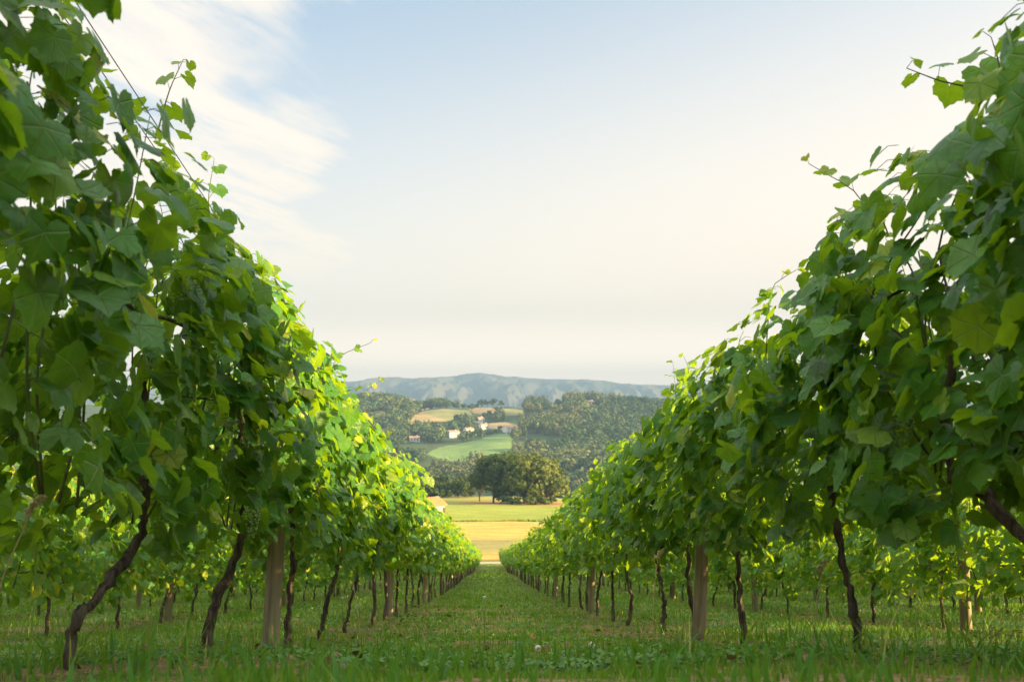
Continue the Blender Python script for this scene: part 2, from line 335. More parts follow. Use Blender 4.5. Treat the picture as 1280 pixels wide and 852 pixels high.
def build_mountains():
    xs = np.linspace(-3600, 3600, 1201); ts = np.linspace(0, 1, 110)
    D = 5200.
    crest = pchip([-3600, -1600, -1000, -760, -545, -300, -150, -50, 0 - 55 + 45, 120, 320, 560, 700, 830, 950, 1500, 3600],
                  [120, 140, 165, 178, 199, 203, 214, 222, 220, 205, 194, 187, 172, 163, 158, 150, 120])
    X = np.repeat(xs[None], len(ts), 0); Tt = np.repeat(ts[:, None], len(xs), 1)
    Y = D - 1500 + 1900 * Tt
    warp = (fbm(X / 500, Y / 500, 41) - .5) * 420
    up = np.clip(Tt / .79, 0, 1); down = sst(Tt, .79, 1.0)
    rid = 1 - np.abs(2 * ((X + warp + (1 - up) * 260) / 310 % 1) - 1)
    rid2 = 1 - np.abs(2 * ((X - warp * .7 + (1 - up) * 120) / 127 % 1) - 1)
    rid3 = 1 - np.abs(2 * ((X + warp * 1.6 + (1 - up) * 190 + 60 * fbm(X / 90, Y / 90, 19)) / 58 % 1) - 1)
    Z = -70 + (crest(X) + 70 + 10 * (fbm(X / 130, X * 0, 4) - .5)) * (up ** 1.05) * (1 - .5 * down)
    Z = Z + (rid * 80 + rid2 * 42 + rid3 * 20 - 68) * np.clip(np.sin(np.pi * np.clip(up, 0, 1)) ** .8, 0, 1) * (1 - down) + (fbm(X / 70, Y / 70, 7) - .5) * 22 * (up < 1)
    Z = np.minimum(Z, crest(X) * (.3 + .7 * Tt / .79) + 4)
    pale = .6 * sst(fbm(X / 120, Y / 260, 14) + rid * .22 + .12 * rid2 + .12 * up, .66, .90)[..., None]
    col = np.ones((*X.shape, 4)); col[..., :3] = np.array([.05, .062, .045]) * (1 - pale) + np.array([.135, .125, .08]) * pale
    n, m = X.shape; i, j = np.meshgrid(np.arange(n - 1), np.arange(m - 1), indexing='ij'); a = i * m + j
    q = np.stack([a, a + 1, a + m + 1, a + m], -1).reshape(-1, 4)
    m_, t, o = mat('mountain slopes'); p = N(t, 'ShaderNodeBsdfPrincipled', i_Roughness=.95); L(t, attr(t, 'land')['Color'], p.inputs['Base Color']); L(t, p.outputs[0], o.inputs[0])
    link('mountains', mesh('mountains', np.stack([X, Y, Z], -1).reshape(-1, 3), [q], m_, cols={'land': col.reshape(-1, 4)}), kind='structure')
build_mountains()

# the air: one closed box of even haze round the whole scene
HAZE = 2.9e-4
def build_haze():
    a = Acc(); box(a, -4700, 4700, -90, 5800, -140, 262)
    m, t, o = mat('haze air'); v = N(t, 'ShaderNodeVolumePrincipled', i_Density=HAZE); v.inputs['Color'].default_value = (.18, .305, .50, 1); v.inputs['Anisotropy'].default_value = 0.0
    L(t, v.outputs[0], o.inputs['Volume'])
    link('haze', a.mesh('haze', m, False), kind='stuff')
build_haze()

# ------------------------------------------------------------------ leaves and vines
def leaf_template(n, ring):
    a = np.array([0, 30, 57, 86, 116, 140, 160, 174]); r = np.array([.96, .79, .90, .75, .80, .68, .48, .14])
    half = n // 2
    th = np.linspace(0, 176, half + 1); f = pchip(a, r); rr = f(th)
    rr = rr * (1 + np.where(np.arange(half + 1) % 2 == 0, .04, -.055)); rr[-1] = .12; rr[0] = 1.0
    ang = np.concatenate([th, -th[1:][::-1]]); rad = np.concatenate([rr, rr[1:][::-1]])
    P = np.stack([np.sin(np.radians(ang)) * rad, np.cos(np.radians(ang)) * rad], 1) * .62
    k = len(P); nx = (np.arange(k) + 1) % k; keep = np.arange(k) != half     # the slit at the stalk
    idx = np.arange(k)[keep]; nxt = nx[keep]
    if ring:
        V = np.concatenate([[[0, 0]], P * .55, P]); 
        tri = np.stack([np.zeros_like(idx), 1 + nxt, 1 + idx], 1); quad = np.stack([1 + idx, 1 + nxt, 1 + k + nxt, 1 + k + idx], 1)
        return V, [tri, quad]
    V = np.concatenate([[[0, 0]], P]); return V, [np.stack([np.zeros_like(idx), 1 + nxt, 1 + idx], 1)]
T0, T1, T2 = leaf_template(28, True), leaf_template(16, False), leaf_template(10, False)
def leaves(tmpl, pos, nrm, tip, size, tint, rng):
    V, fs = tmpl; n, k = len(pos), len(V)
    nrm = unit(nrm); tip = unit(tip - (tip * nrm).sum(1, keepdims=True) * nrm); rt = np.cross(tip, nrm)
    x, y = V[None, :, 0], V[None, :, 1]; r = np.sqrt(x * x + y * y); th = np.arctan2(x, y)
    g = lambda a, b: rng.uniform(a, b, (n, 1))
    z = g(-.2, .5) * np.abs(x) ** 1.3 - g(.0, .6) * np.maximum(y, 0) ** 2 - g(-.1, .55) * x * x * 1.4 + g(.02, .13) * np.sin(th * rng.integers(2, 5, (n, 1)) + g(0, 6.3)) * r
    x2 = x * g(.84, 1.14) + y * g(-.12, .12)
    v = pos[:, None] + size[:, None, None] * (x2[..., None] * rt[:, None] + y[..., None] * tip[:, None] + z[..., None] * nrm[:, None])
    off = (np.arange(n) * k)[:, None, None]
    return v.reshape(-1, 3), [(f[None] + off).reshape(-1, f.shape[1]) for f in fs], np.tile(V, (n, 1)), np.repeat(tint, k)

def vine(seed, lod, top=2.2, bottom=.9, half=.40, L_=1.75, count=1100, slope=.15, trunk=None, shoots=None, nshoot=4, bunches=0, thin=0, head=(0, 0), lean=None):
    """meshes of one vine in local coordinates, its trunk's foot at the origin, the row along +Y"""
    rng = np.random.default_rng(seed); Tm = (T0, T1, T2)[lod]
    smin, smax = ((.076, .146), (.095, .155), (.16, .25))[lod]
    hx, hy = head
    P, Nn, Tp, S, Ti = [], [], [], [], []
    # --- canopy
    n = count; y = rng.uniform(-L_ / 2 - .16, L_ / 2 + .16, n); zz = rng.beta(1.25, 1.15, n); sd_ = rng.choice([-1, 1], n)
    nb = fbm(y * 2.3 + seed * 1.7, zz * 3.4 + seed, 2, 2); nt_ = vnoise(y * 2.3 + seed * 3.1, y * 0 + 3, 5); nl = vnoise(y * 3.1 + seed, y * 0 + 1, 6)
    z0 = bottom - .20 * (nl - .45) * 2; z1 = top + .50 * (nt_ - .5)
    z = z0 + zz * (z1 - z0)
    w = half * (.50 + .62 * np.sin(np.pi * np.clip(zz * .86 + .10, 0, 1)) ** .8) * (.44 + 1.14 * nb)
    shell = np.where(rng.random(n) < .80, rng.normal(1, .10, n), rng.uniform(.0, .95, n))
    x = sd_ * w * shell
    if thin:
        gap = vnoise(y * 2.7 + seed * 1.3, zz * 3.3 + seed, 9) < thin; keep = ~gap | (rng.random(n) < .25)
        x, y, z, zz, sd_ = x[keep], y[keep], z[keep], zz[keep], sd_[keep]; n = len(x)
    up = sst(zz, .72, 1.0) * .8 + rng.uniform(.05, 1.25, n)
    P.append(np.stack([x + hx, y + hy, z], 1))
    Nn.append(np.stack([sd_ * 1.0, np.zeros(n), up], 1) + rng.normal(0, .48, (n, 3)))
    Tp.append(np.stack([sd_ * .35, rng.normal(0, .45, n), np.full(n, -1.)], 1) + rng.normal(0, .25, (n, 3)))
    S.append((smin * .82 + (smax * 1.06 - smin * .82) * rng.beta(2, 1.7, n)) * (1 - .22 * sst(zz, .75, 1))); Ti.append(np.clip(rng.beta(2, 3, n) * .8 + (.20 if lod else .04) + .18 * sst(zz, .6, 1) + (rng.random(n) < .018) * .6, 0, 1))  # farther vines get a yellower tint: sunlight put into their leaf colour
    # --- shoots
    cane = Acc(); stems = []                    # cane: leaf stalks (and, farther off, all canes) that go with the foliage; stems: (name, shape) of each cane by itself
    sh = [np.asarray(s, float) for s in (shoots or [])]
    for k in range(nshoot + (2 if lod < 2 else 0)):
        a = np.array([rng.normal(0, .14) + hx, rng.uniform(-L_ / 2, L_ / 2) + hy, top - .25]); ln = rng.uniform(.30, .80)
        dx = rng.normal(0, .3); dy = rng.normal(0, .3)
        sh.append(np.array([a, a + np.array([dx * .25, dy * .25, .55]) * ln, a + np.array([dx * .9, dy * .9, .92 - .3 * rng.random()]) * ln]))
    for k in range(2 if lod == 0 else (1 if lod == 1 else 0)):                    # drooping side shoots
        s_ = rng.choice([-1, 1]); a = np.array([s_ * half * .5 + hx, rng.uniform(-L_ / 2, L_ / 2) + hy, rng.uniform(bottom + .35, top - .5)])
        sh.append(np.array([a, a + np.array([s_ * .18, rng.normal(0, .1), .02]), a + np.array([s_ * .28, rng.normal(0, .15), -.25])]))
    for s in sh:
        ln = np.linalg.norm(np.diff(s, axis=0), axis=1).sum(); c = spline(s, 10)
        sa = cane
        if lod == 0: sa = Acc(); stems.append(('shoot', sa))
        if lod < 2: tube(sa, c, np.linspace(.0042, .0014, 10), 5 if lod == 0 else 3, .8, cap=False)
        m = max(4, int(ln / (.062 if lod < 2 else .13))); cc = spline(s, m + 1)[1:]; tt = np.linspace(0, 1, m)
        an = np.arange(m) * np.pi + rng.uniform(0, 6.28) + rng.normal(0, .5, m)
        d = np.stack([np.cos(an), np.sin(an), rng.uniform(.0, .5, m)], 1); pl = (.10 - .06 * tt)[:, None] * (1 if lod < 2 else .8)
        lp = cc + d * pl
        if lod == 0:
            for q in range(m): tube(sa, [cc[q], cc[q] + d[q] * pl[q] * .6 + (0, 0, .01), lp[q]], .0013, 3, .95, cap=False)
        P.append(lp); Nn.append(d * .7 + np.array([0, 0, .75]) + rng.normal(0, .35, (m, 3))); Tp.append(d * .8 + np.array([0, 0, -.75]) + rng.normal(0, .25, (m, 3)))
        S.append((1 - .62 * tt) * rng.uniform(.11, .155, m) * (1 if lod < 2 else 1.4)); Ti.append(np.clip(.42 + .38 * tt + rng.normal(0, .1, m), 0, 1))
    P, Nn, Tp, S, Ti = map(np.concatenate, (P, Nn, Tp, S, Ti))
    # --- canes inside the canopy, and leaf stalks
    if lod < 2:
        for k in range(9 if lod == 0 else 5):
            y0 = rng.uniform(-L_ / 2, L_ / 2) + hy; s_ = float(np.clip(rng.normal(0, half * .4), -half * .6, half * .6))
            ca = cane
            if lod == 0: ca = Acc(); stems.append(('cane', ca))
            tube(ca, spline([(hx * .5, y0, bottom + .12), (s_ * .8 + hx, y0 + rng.normal(0, .12), bottom + .5), (s_ + hx, y0 + rng.normal(0, .15), top - .4), (s_ * 1.1 + hx, y0 + rng.normal(0, .2), top - .22)], 12), np.linspace(.0058, .003, 12), 6 if lod == 0 else 4, .5)
    if lod == 0:
        m = min(n, 600)
        for q in range(m):
            if abs(P[q, 0] - hx) > half * .4:
                inn = P[q] + np.array([-np.sign(P[q, 0] - hx) * .06, rng.normal(0, .025), .02])
                tube(cane, [inn, (inn + P[q]) / 2 + (0, 0, .015), P[q]], .0014, 3, .9, cap=False)
    # --- trunk and arms
    tr = Acc(); fine = lod == 0
    if trunk is None:
        lx, ly = lean or (rng.normal(0, .06), rng.normal(0, .16)); hz = bottom + .22
        trunk = [(0, 0, -.06), (lx * .2 + rng.normal(0, .02), ly * .1 + rng.normal(0, .03), hz * .3), (lx * .6 + rng.normal(0, .03), ly * .75 + rng.normal(0, .05), hz * .66), (lx, ly, hz)]
    m = 46 if fine else (16 if lod == 1 else 7)
    c = spline(trunk, m); u = np.linspace(0, 1, m); jit = rng.normal(0, .006, (m, 3)) * (lod < 2)
    r0 = (rng.uniform(.0155, .020) if lod == 0 else rng.uniform(.018, .024)) if lod < 2 else .024
    tube(tr, c + jit, r0 * (1.15 - .35 * u + .55 * np.exp(-u * 14) + .35 * np.exp(-((u - 1) * 9) ** 2)), 12 if fine else (7 if lod == 1 else 5), .5, rough=.56 if fine else .3, seed=seed)
    hd = np.array(trunk[-1]); e = []
    for s_ in (-1, 1):
        arm = [hd, hd + (rng.normal(0, .03), s_ * .25, .06), hd + (rng.normal(0, .05), s_ * .7, .05 + rng.normal(0, .03))]
        tube(tr, spline(arm, 14 if fine else 6), np.linspace(r0 * .72, r0 * .35, 14 if fine else 6), 8 if fine else 5, .5, rough=.35, seed=seed + 3)
    shear = lambda V: V - np.stack([np.zeros(len(V)), np.zeros(len(V)), (V[:, 1] - hy * 0) * slope], 1)
    P = shear(P)
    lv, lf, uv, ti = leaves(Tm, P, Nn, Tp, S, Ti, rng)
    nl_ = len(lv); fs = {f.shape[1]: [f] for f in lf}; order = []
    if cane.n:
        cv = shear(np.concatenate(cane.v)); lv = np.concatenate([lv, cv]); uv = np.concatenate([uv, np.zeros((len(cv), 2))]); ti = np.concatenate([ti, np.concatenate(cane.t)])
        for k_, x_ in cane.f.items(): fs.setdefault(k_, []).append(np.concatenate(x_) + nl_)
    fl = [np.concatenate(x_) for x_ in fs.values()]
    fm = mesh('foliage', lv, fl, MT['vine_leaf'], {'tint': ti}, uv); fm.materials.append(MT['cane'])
    fm.polygons.foreach_set('material_index', np.concatenate([(f[:, 0] >= nl_).astype(np.int32) for f in fl]))
    out = {'foliage': fm}
    if trunk is not None and lean is None and fine is False: tr.v = [shear(v) for v in tr.v]
    out['trunk'] = tr.mesh('trunk', MT['bark'])
    out['stems'] = []
    for nm_, a_ in stems:
        a_.v = [shear(v) for v in a_.v]; out['stems'].append((nm_, a_.mesh(nm_, MT['cane'])))
    bl = []
    for k in range(bunches):
        s_ = rng.choice([-1, 1], p=[.25, .75]) * (1 if hx >= 0 else 1); g = Acc()
        bx, by, bz = s_ * half * .78 + hx, rng.uniform(-.6, .6) + hy, bottom + rng.uniform(.12, .4)
        tube(g, [(bx * .8, by, bz + .07), (bx, by, bz)], .002, 4)
        for q in range(46):
            d = q / 46; rr = .034 * (1 - d) ** .6 + .006; an = rng.uniform(0, 6.28)
            ico(g, (bx + np.cos(an) * rr, by + np.sin(an) * rr, bz - d * .125 + rng.normal(0, .004)), rng.uniform(.0052, .0084))
        g.v = [shear(v) for v in g.v]; bl.append(g.mesh('grape_bunch', MT['grape']))
    out['grape_bunch'] = bl
    return out
_ph = (1 + 5 ** .5) / 2
ICV = unit(np.array([(-1, _ph, 0), (1, _ph, 0), (-1, -_ph, 0), (1, -_ph, 0), (0, -1, _ph), (0, 1, _ph), (0, -1, -_ph), (0, 1, -_ph), (_ph, 0, -1), (_ph, 0, 1), (-_ph, 0, -1), (-_ph, 0, 1)], float))
ICF = np.array([(0,11,5),(0,5,1),(0,1,7),(0,7,10),(0,10,11),(1,5,9),(5,11,4),(11,10,2),(10,7,6),(7,1,8),(3,9,4),(3,4,2),(3,2,6),(3,6,8),(3,8,9),(4,9,5),(2,4,11),(6,2,10),(8,6,7),(9,8,1)])
def ico(acc, c, r): acc.add(ICV * r + np.asarray(c), [ICF])

G_V = 'grapevines trained along the trellis rows'
def place_vine(parts, x, y, label, rot=0.0, sc=1.0):
    o = link('grapevine', None, None, (x, y, gz(x, y)), label, 'grapevine', G_V)
    if rot or sc != 1: o.scale = (rot or 1, 1, sc)
    for k in ('trunk', 'foliage'):
        if k in parts: link(k, parts[k], o)
    for k, b in parts['stems']: link(k, b, o)
    for b in parts.get('grape_bunch', []): link('grape_bunch', b, o)
    return o
XL, XR = -1.45, 1.70
def wp(px, py, y): return np.array(px_to_xy(px, py, y))
def hero(seed, x, y, label, tr=None, shoots=(), **kw):
    g = np.array([x, y, gz(x, y)])
    q = XR / 1.6 if x > 0 else 1.0
    if tr:
        kw['trunk'] = [np.array(px_to_xy(p[0], p[1], p[2] * q)) - g for p in tr]; e = kw['trunk'][-1]
        d0 = kw['trunk'][0]; kw['trunk'][0] = d0 + np.array([0, 0, min(0., -.07 - d0[2])])
        if e[2] < 1.1: kw['trunk'].append(e + np.array([-.2 * e[0], .04, 1.22 - e[2]]))
    dz = g[2] + .57 + .1577 * y; sl = float(prof(y - .6) - prof(y + .6)) / 1.2
    kw['bottom'] = kw.get('bottom', .9) - .06 - dz; kw['top'] -= dz; kw['slope'] = sl
    sh = [np.array([np.array(px_to_xy(p[0], p[1], p[2] * q)) - g for p in s]) for s in shoots]
    if sh:                                        # the canopy is sheared along the slope: undo that for measured shoots
        sh = [s + np.stack([0 * s[:, 0], 0 * s[:, 0], s[:, 1] * sl], 1) for s in sh]
    place_vine(vine(seed, 0, shoots=sh, **kw), x, y, label)

# nearest vines, left row (inner side faces +X)
hero(101, XL, 1.75, 'large blurred grapevine at the left edge, nearest the camera', top=2.20, bottom=.98, count=1350, nshoot=5, thin=.42, bunches=1)
hero(102, -1.47, 3.55, 'grapevine on the left with a slanting trunk and loose sky-holed top', [(100, 815, 3.55), (106, 775, 3.55), (148, 722, 3.7), (188, 655, 3.85)],
     [[(190, 170, 4.0), (205, 110, 4.1), (222, 68, 4.2)], [(128, 390, 3.2), (160, 270, 3.3), (182, 140, 3.4)], [(120, 520, 3.1), (140, 590, 3.1), (172, 640, 3.1)]], top=2.20, bottom=0.76, count=1350, nshoot=3, thin=.52, bunches=2)
hero(103, XL, 5.25, 'grapevine with a twisted dark trunk just left of the nearest left post', [(263, 812, 5.25), (272, 768, 5.25), (292, 715, 5.3), (312, 640, 5.35)],
     [[(262, 300, 5.1), (258, 250, 5.1), (264, 196, 5.1)], [(215, 250, 5.0), (212, 215, 5.0), (205, 185, 5.0)]], top=2.05, bottom=0.80, count=1350, nshoot=4, bunches=3, thin=.30)
hero(104, XL, 7.1, 'grapevine whose thin trunk stands close behind the nearest left post', [(366, 800, 7.2), (367, 760, 7.2), (372, 700, 7.2), (368, 650, 7.2)], top=1.94, bottom=0.82, count=1250, nshoot=5, bunches=1)
hero(105, XL, 8.9, 'grapevine with a thin leaning trunk, first beyond the nearest left post', [(402, 795, 8.9), (412, 752, 8.9), (424, 712, 9.0), (430, 660, 9.1)], top=1.86, bottom=0.82, count=1150, nshoot=4)
hero(106, XL, 10.7, 'left row grapevine with yellow lit top and one long bare shoot', [(432, 785, 10.7), (442, 748, 10.7), (452, 705, 10.8), (450, 660, 10.8)],
     [[(415, 528, 10.3), (440, 505, 10.4), (462, 485, 10.5), (480, 474, 10.6)]], top=1.84, bottom=.88, count=1100, nshoot=3)
# nearest vines, right row
hero(201, 1.72, 1.4, 'large blurred grapevine at the right edge, nearest the camera', top=1.95, bottom=.95, count=1250, nshoot=3)
hero(202, 1.76, 3.1, 'grapevine at the right edge with a thick bare arm rising inward', [(1345, 860, 2.75), (1318, 745, 2.8), (1262, 650, 2.9), (1225, 612, 3.0), (1190, 588, 3.1)],
     [[(1250, 100, 3.2), (1200, 90, 3.15), (1150, 72, 3.1)], [(1275, 90, 3.0), (1270, 60, 3.0), (1262, 30, 3.0)]], top=2.08, bottom=.92, count=1350, nshoot=2, bunches=2)
hero(203, XR, 4.67, 'right row grapevine with a tall curved trunk in front of the grassy foreground', [(1070, 845, 4.4), (1066, 790, 4.4), (1058, 735, 4.4), (1050, 690, 4.4), (1040, 632, 4.5)], top=1.95, bottom=.92, count=1350, nshoot=4, bunches=2,
     shoots=[[(1120, 290, 4.1), (1110, 255, 4.1), (1124, 235, 4.1)]])
hero(204, XR, 6.75, 'grapevine with a slim upright trunk just right of the nearest right post', [(921, 818, 6.35), (926, 770, 6.35), (921, 720, 6.35), (921, 655, 6.35)], top=1.86, bottom=.90, count=1250, nshoot=4, bunches=1)
hero(205, XR, 8.6, 'grapevine with its trunk just behind the nearest right post', [(862, 810, 8.1), (864, 770, 8.1), (858, 720, 8.1), (859, 660, 8.1)],
     [[(838, 530, 8.2), (845, 490, 8.2), (842, 452, 8.2)], [(860, 480, 8.0), (862, 462, 8.0), (856, 445, 8.0)]], top=1.82, bottom=.92, count=1150, nshoot=3)
hero(206, XR, 10.3, 'right row grapevine with a bent trunk, first beyond the nearest right post', [(824, 790, 9.7), (828, 750, 9.7), (822, 715, 9.8), (815, 660, 9.9)], top=1.78, bottom=.90, count=1100, nshoot=3)

MID = [vine(300 + k, 1, top=1.90 + .05 * (k % 3), bottom=.82, count=760, nshoot=3, half=.42) for k in range(9)]
LOW = [vine(340 + k, 1, top=1.86, bottom=.42, count=800, nshoot=2, half=.44) for k in range(5)]
FAR = [vine(400 + k, 2, top=1.88, bottom=.78, count=300, nshoot=2, half=.42) for k in range(5)]
rnd = random.Random(7)
def row(x, y0, y1, top, labels, low=False):
    y, k = y0, 0
    while y < y1:
        far = y > 36
        p = (FAR if far else LOW if low else MID)[rnd.randrange(5 if far or low else 9)]
        lb = next(l for lim, l in labels if y < lim)
        place_vine(p, x + rnd.gauss(0, .03), y, lb, rot=rnd.choice((1, -1)), sc=top * rnd.uniform(.96, 1.05))
        y += 1.75 * rnd.uniform(.95, 1.05); k += 1
INF = 1e9
row(XL, 12.4, 110, 1.0, [(22, 'sunlit grapevine in the left path-side row between its second and third posts'), (40, 'small sunlit grapevine in the left path-side row halfway down the slope'), (INF, 'tiny grapevine at the far end of the left path-side row')])
row(XR, 12.1, 110, .92, [(23, 'grapevine in the right path-side row between its second and third posts'), (40, 'small grapevine in the right path-side row halfway down the slope'), (INF, 'tiny grapevine at the far end of the right path-side row')])
for k, (xa, ya, yb) in enumerate([(3.05, 3.2, 56), (6.1, 11, 48), (9.15, 17, 50), (12.2, 23, 52)]):
    nm = ('second', 'third', 'fourth', 'fifth')[k]
    row(XL - xa, ya + rnd.random(), yb, .97, [(INF, f'grapevine in the {nm} row left of the path, seen under the nearer canopy')], True)
    row(XR + xa, ya + rnd.random(), yb, .95, [(INF, f'grapevine in the {nm} row right of the path, seen under the nearer canopy')], True)

def distant_rows():
    rng = np.random.default_rng(12); src = [vine(600 + k, 2, top=1.84, bottom=.5, count=170, nshoot=1, half=.44) for k in range(4)]
    def arr(me):
        v = np.empty(len(me.vertices) * 3, np.float32); me.vertices.foreach_get('co', v)
        st = np.array([p.vertices[:] for p in me.polygons if len(p.vertices) == 3], int).reshape(-1, 3); q4 = np.array([p.vertices[:] for p in me.polygons if len(p.vertices) == 4], int).reshape(-1, 4)
        t = np.empty(len(me.vertices), np.float32); me.attributes['tint'].data.foreach_get('value', t); return v.reshape(-1, 3), st, q4, t
    S_ = [(arr(p['foliage']), arr(p['trunk'])) for p in src]
    for p in src:
        for me in (p['foliage'], p['trunk']): bpy.data.meshes.remove(me)
    VV, T3, T4, TT, UV, M3, n0 = [], [], [], [], [], [], 0
    spots = [(XL - 3.05, 56), (XL - 6.1, 48), (XL - 9.15, 50), (XL - 12.2, 52), (XR + 3.05, 56), (XR + 6.1, 48), (XR + 9.15, 50), (XR + 12.2, 52)] + [(XL - 15.25, 27), (XL - 18.3, 32), (XR + 15.25, 4), (XR + 18.3, 4)]
    for x, y0 in spots:
        for y in np.concatenate([np.arange(y0 + .9, 108, 1.75), np.arange(-4, 10 if x < XR + 7 else 16, 1.75) if XR + 4 < x < XR + 10 else []]):
            (fv, f3, _, ft), (tv, _, t4, tt) = S_[rng.integers(4)]
            o = np.array([x, y, gz(x, y)]); m = np.array([rng.choice([-1, 1]), 1, rng.uniform(.92, 1.05)])
            VV += [fv * m + o, tv * m + o]; T3.append(f3 + n0); T4.append(t4 + n0 + len(fv)); TT += [ft, tt]; n0 += len(fv) + len(tv)
    T3, T4 = np.concatenate(T3), np.concatenate(T4)
    me = mesh('distant_vine_rows', np.concatenate(VV), [T3, T4], MT['vine_leaf_far'], {'tint': np.concatenate(TT)})
    me.materials.append(MT['bark']); mi = np.zeros(len(T3) + len(T4), np.int32); mi[len(T3):] = 1; me.polygons.foreach_set('material_index', mi)
    link('distant_vine_rows', me, label='farther vine rows seen as one leafy mass beyond the nearer rows', cat='vine rows', kind='stuff')
distant_rows()

# ------------------------------------------------------------------ posts and wires
def post_mesh(seed, h=2.25, r=.053, fine=True):
    a = Acc(); rng = np.random.default_rng(seed); n = 24 if fine else 5
    z = np.linspace(-.1, h, n); c = np.stack([np.cumsum(rng.normal(0, .0012, n)), np.cumsum(rng.normal(0, .0012, n)), z], 1)
    rad = r * (1.06 - .1 * z / h); 
    c = np.concatenate([c, c[-1:] + (0, 0, .012)]); rad = np.concatenate([rad, [r * .82]])
    tube(a, c, rad, 20 if fine else 8, rough=.05 if fine else 0, seed=seed)
    return a.mesh('post', MT['post'])
PF, PC = [post_mesh(k) for k in range(4)], post_mesh(9, fine=False)
G_P = 'round wooden trellis posts'
def post(x, y, label, lean=(0, 0), k=0, fine=True):
    o = link('trellis_post', PF[k % 4] if fine else PC, None, (x, y, gz(x, y)), label, 'post', G_P); o.scale = (1, 1, .76 if x > 0 else .82); o.rotation_euler = (lean[1], lean[0], 0)
def posts(x, ys, labels, near):
    for k, y in enumerate(ys):
        lb = labels[k] if k < len(labels) else near
        post(x, y, lb, (rnd.gauss(0, .02), rnd.gauss(0, .02)), k, y < 30)
post(XL, 6.76, 'pale round wooden post, nearest on the left side of the path', (R(2.4), 0), 0)
posts(XL, [14.7 + 8.0 * k for k in range(12)], ['second wooden post along the left path-side row', 'third wooden post along the left path-side row'], 'small wooden post farther down the left path-side row')
post(XR, 8.2, 'pale round wooden post, nearest on the right side of the path', (R(2.6), 0), 1)
posts(XR, [16.9 + 8.9 * k for k in range(11)], ['second wooden post along the right path-side row', 'third wooden post along the right path-side row'], 'small wooden post farther down the right path-side row')
for k, (xa, yl, yr) in enumerate([(3.05, 14.3, 10.0), (6.1, 14, 16), (9.15, 20, 18), (12.2, 26, 24)]):
    nm = ('second', 'third', 'fourth', 'fifth')[k]
    posts(XL - xa, [yl + 8 * j for j in range(5)], [], f'wooden post in the {nm} row left of the path')
    posts(XR + xa, [yr + 8 * j for j in range(5)], [], f'wooden post in the {nm} row right of the path')
def wire(x, h, label):
    ys = np.concatenate([np.arange(.6, 30, .5), np.arange(30, 111, 2.)]); a = Acc()
    xx = np.full(len(ys), x); tube(a, np.stack([xx, ys, prof(ys) + h + .015 * np.cos(ys * 2 * np.pi / 8)], 1), .0023, 5)
    link('trellis_wire', a.mesh('trellis_wire', MT['wire']), label=label, cat='wire', group='wires stretched along the vine rows')
wire(XL - .07, 2.30, 'upper left bare trellis wire crossing the sky above the left row'); wire(XL + .06, 2.22, 'inner bare trellis wire just over the left row canopy')
wire(XL, 1.08, 'low trellis wire inside the left row canopy'); wire(XR, 1.08, 'low trellis wire inside the right row canopy')
wire(XL, 1.65, 'middle trellis wire within the left row leaves'); wire(XR, 1.65, 'middle trellis wire within the right row leaves')

# ------------------------------------------------------------------ grass, clover, weeds
def blades(rng, x, y, h, w, tint, bend=.5):
    n = len(x); z = ground(x, y); an = rng.uniform(0, 6.283, n); bd = an + rng.normal(0, .6, n) + np.pi / 2
    b = rng.uniform(.05, bend, n) * h
    sx, sy = np.cos(an) * w / 2, np.sin(an) * w / 2; dx, dy = np.cos(bd) * b, np.sin(bd) * b
    rows = []
    for u, k in ((0, .8), (.5, 1.0), (1.0, .06)):
        cx_, cy_b, cz = x + dx * u ** 1.9, y + dy * u ** 1.9, z - .01 + h * (u - .16 * u * u * (b / np.maximum(h, .01)))
        rows.append(np.stack([np.stack([cx_ - sx * k, cy_b - sy * k, cz], 1), np.stack([cx_ + sx * k, cy_b + sy * k, cz], 1)], 1))
    V = np.stack(rows, 1).reshape(n, 6, 3)
    f = np.array([(0, 1, 3, 2), (2, 3, 5, 4)]); fs = (f[None] + (np.arange(n) * 6)[:, None, None]).reshape(-1, 4)
    return V.reshape(-1, 3), fs, np.repeat(tint, 6)
def under_row(x):
    """1 beneath the rows, 0 in the middle of the alleys"""
    p = ((x - XL + 1.525) / 3.05) % 1 - .5
    return np.exp(-(p * 3.05 / .42) ** 2)
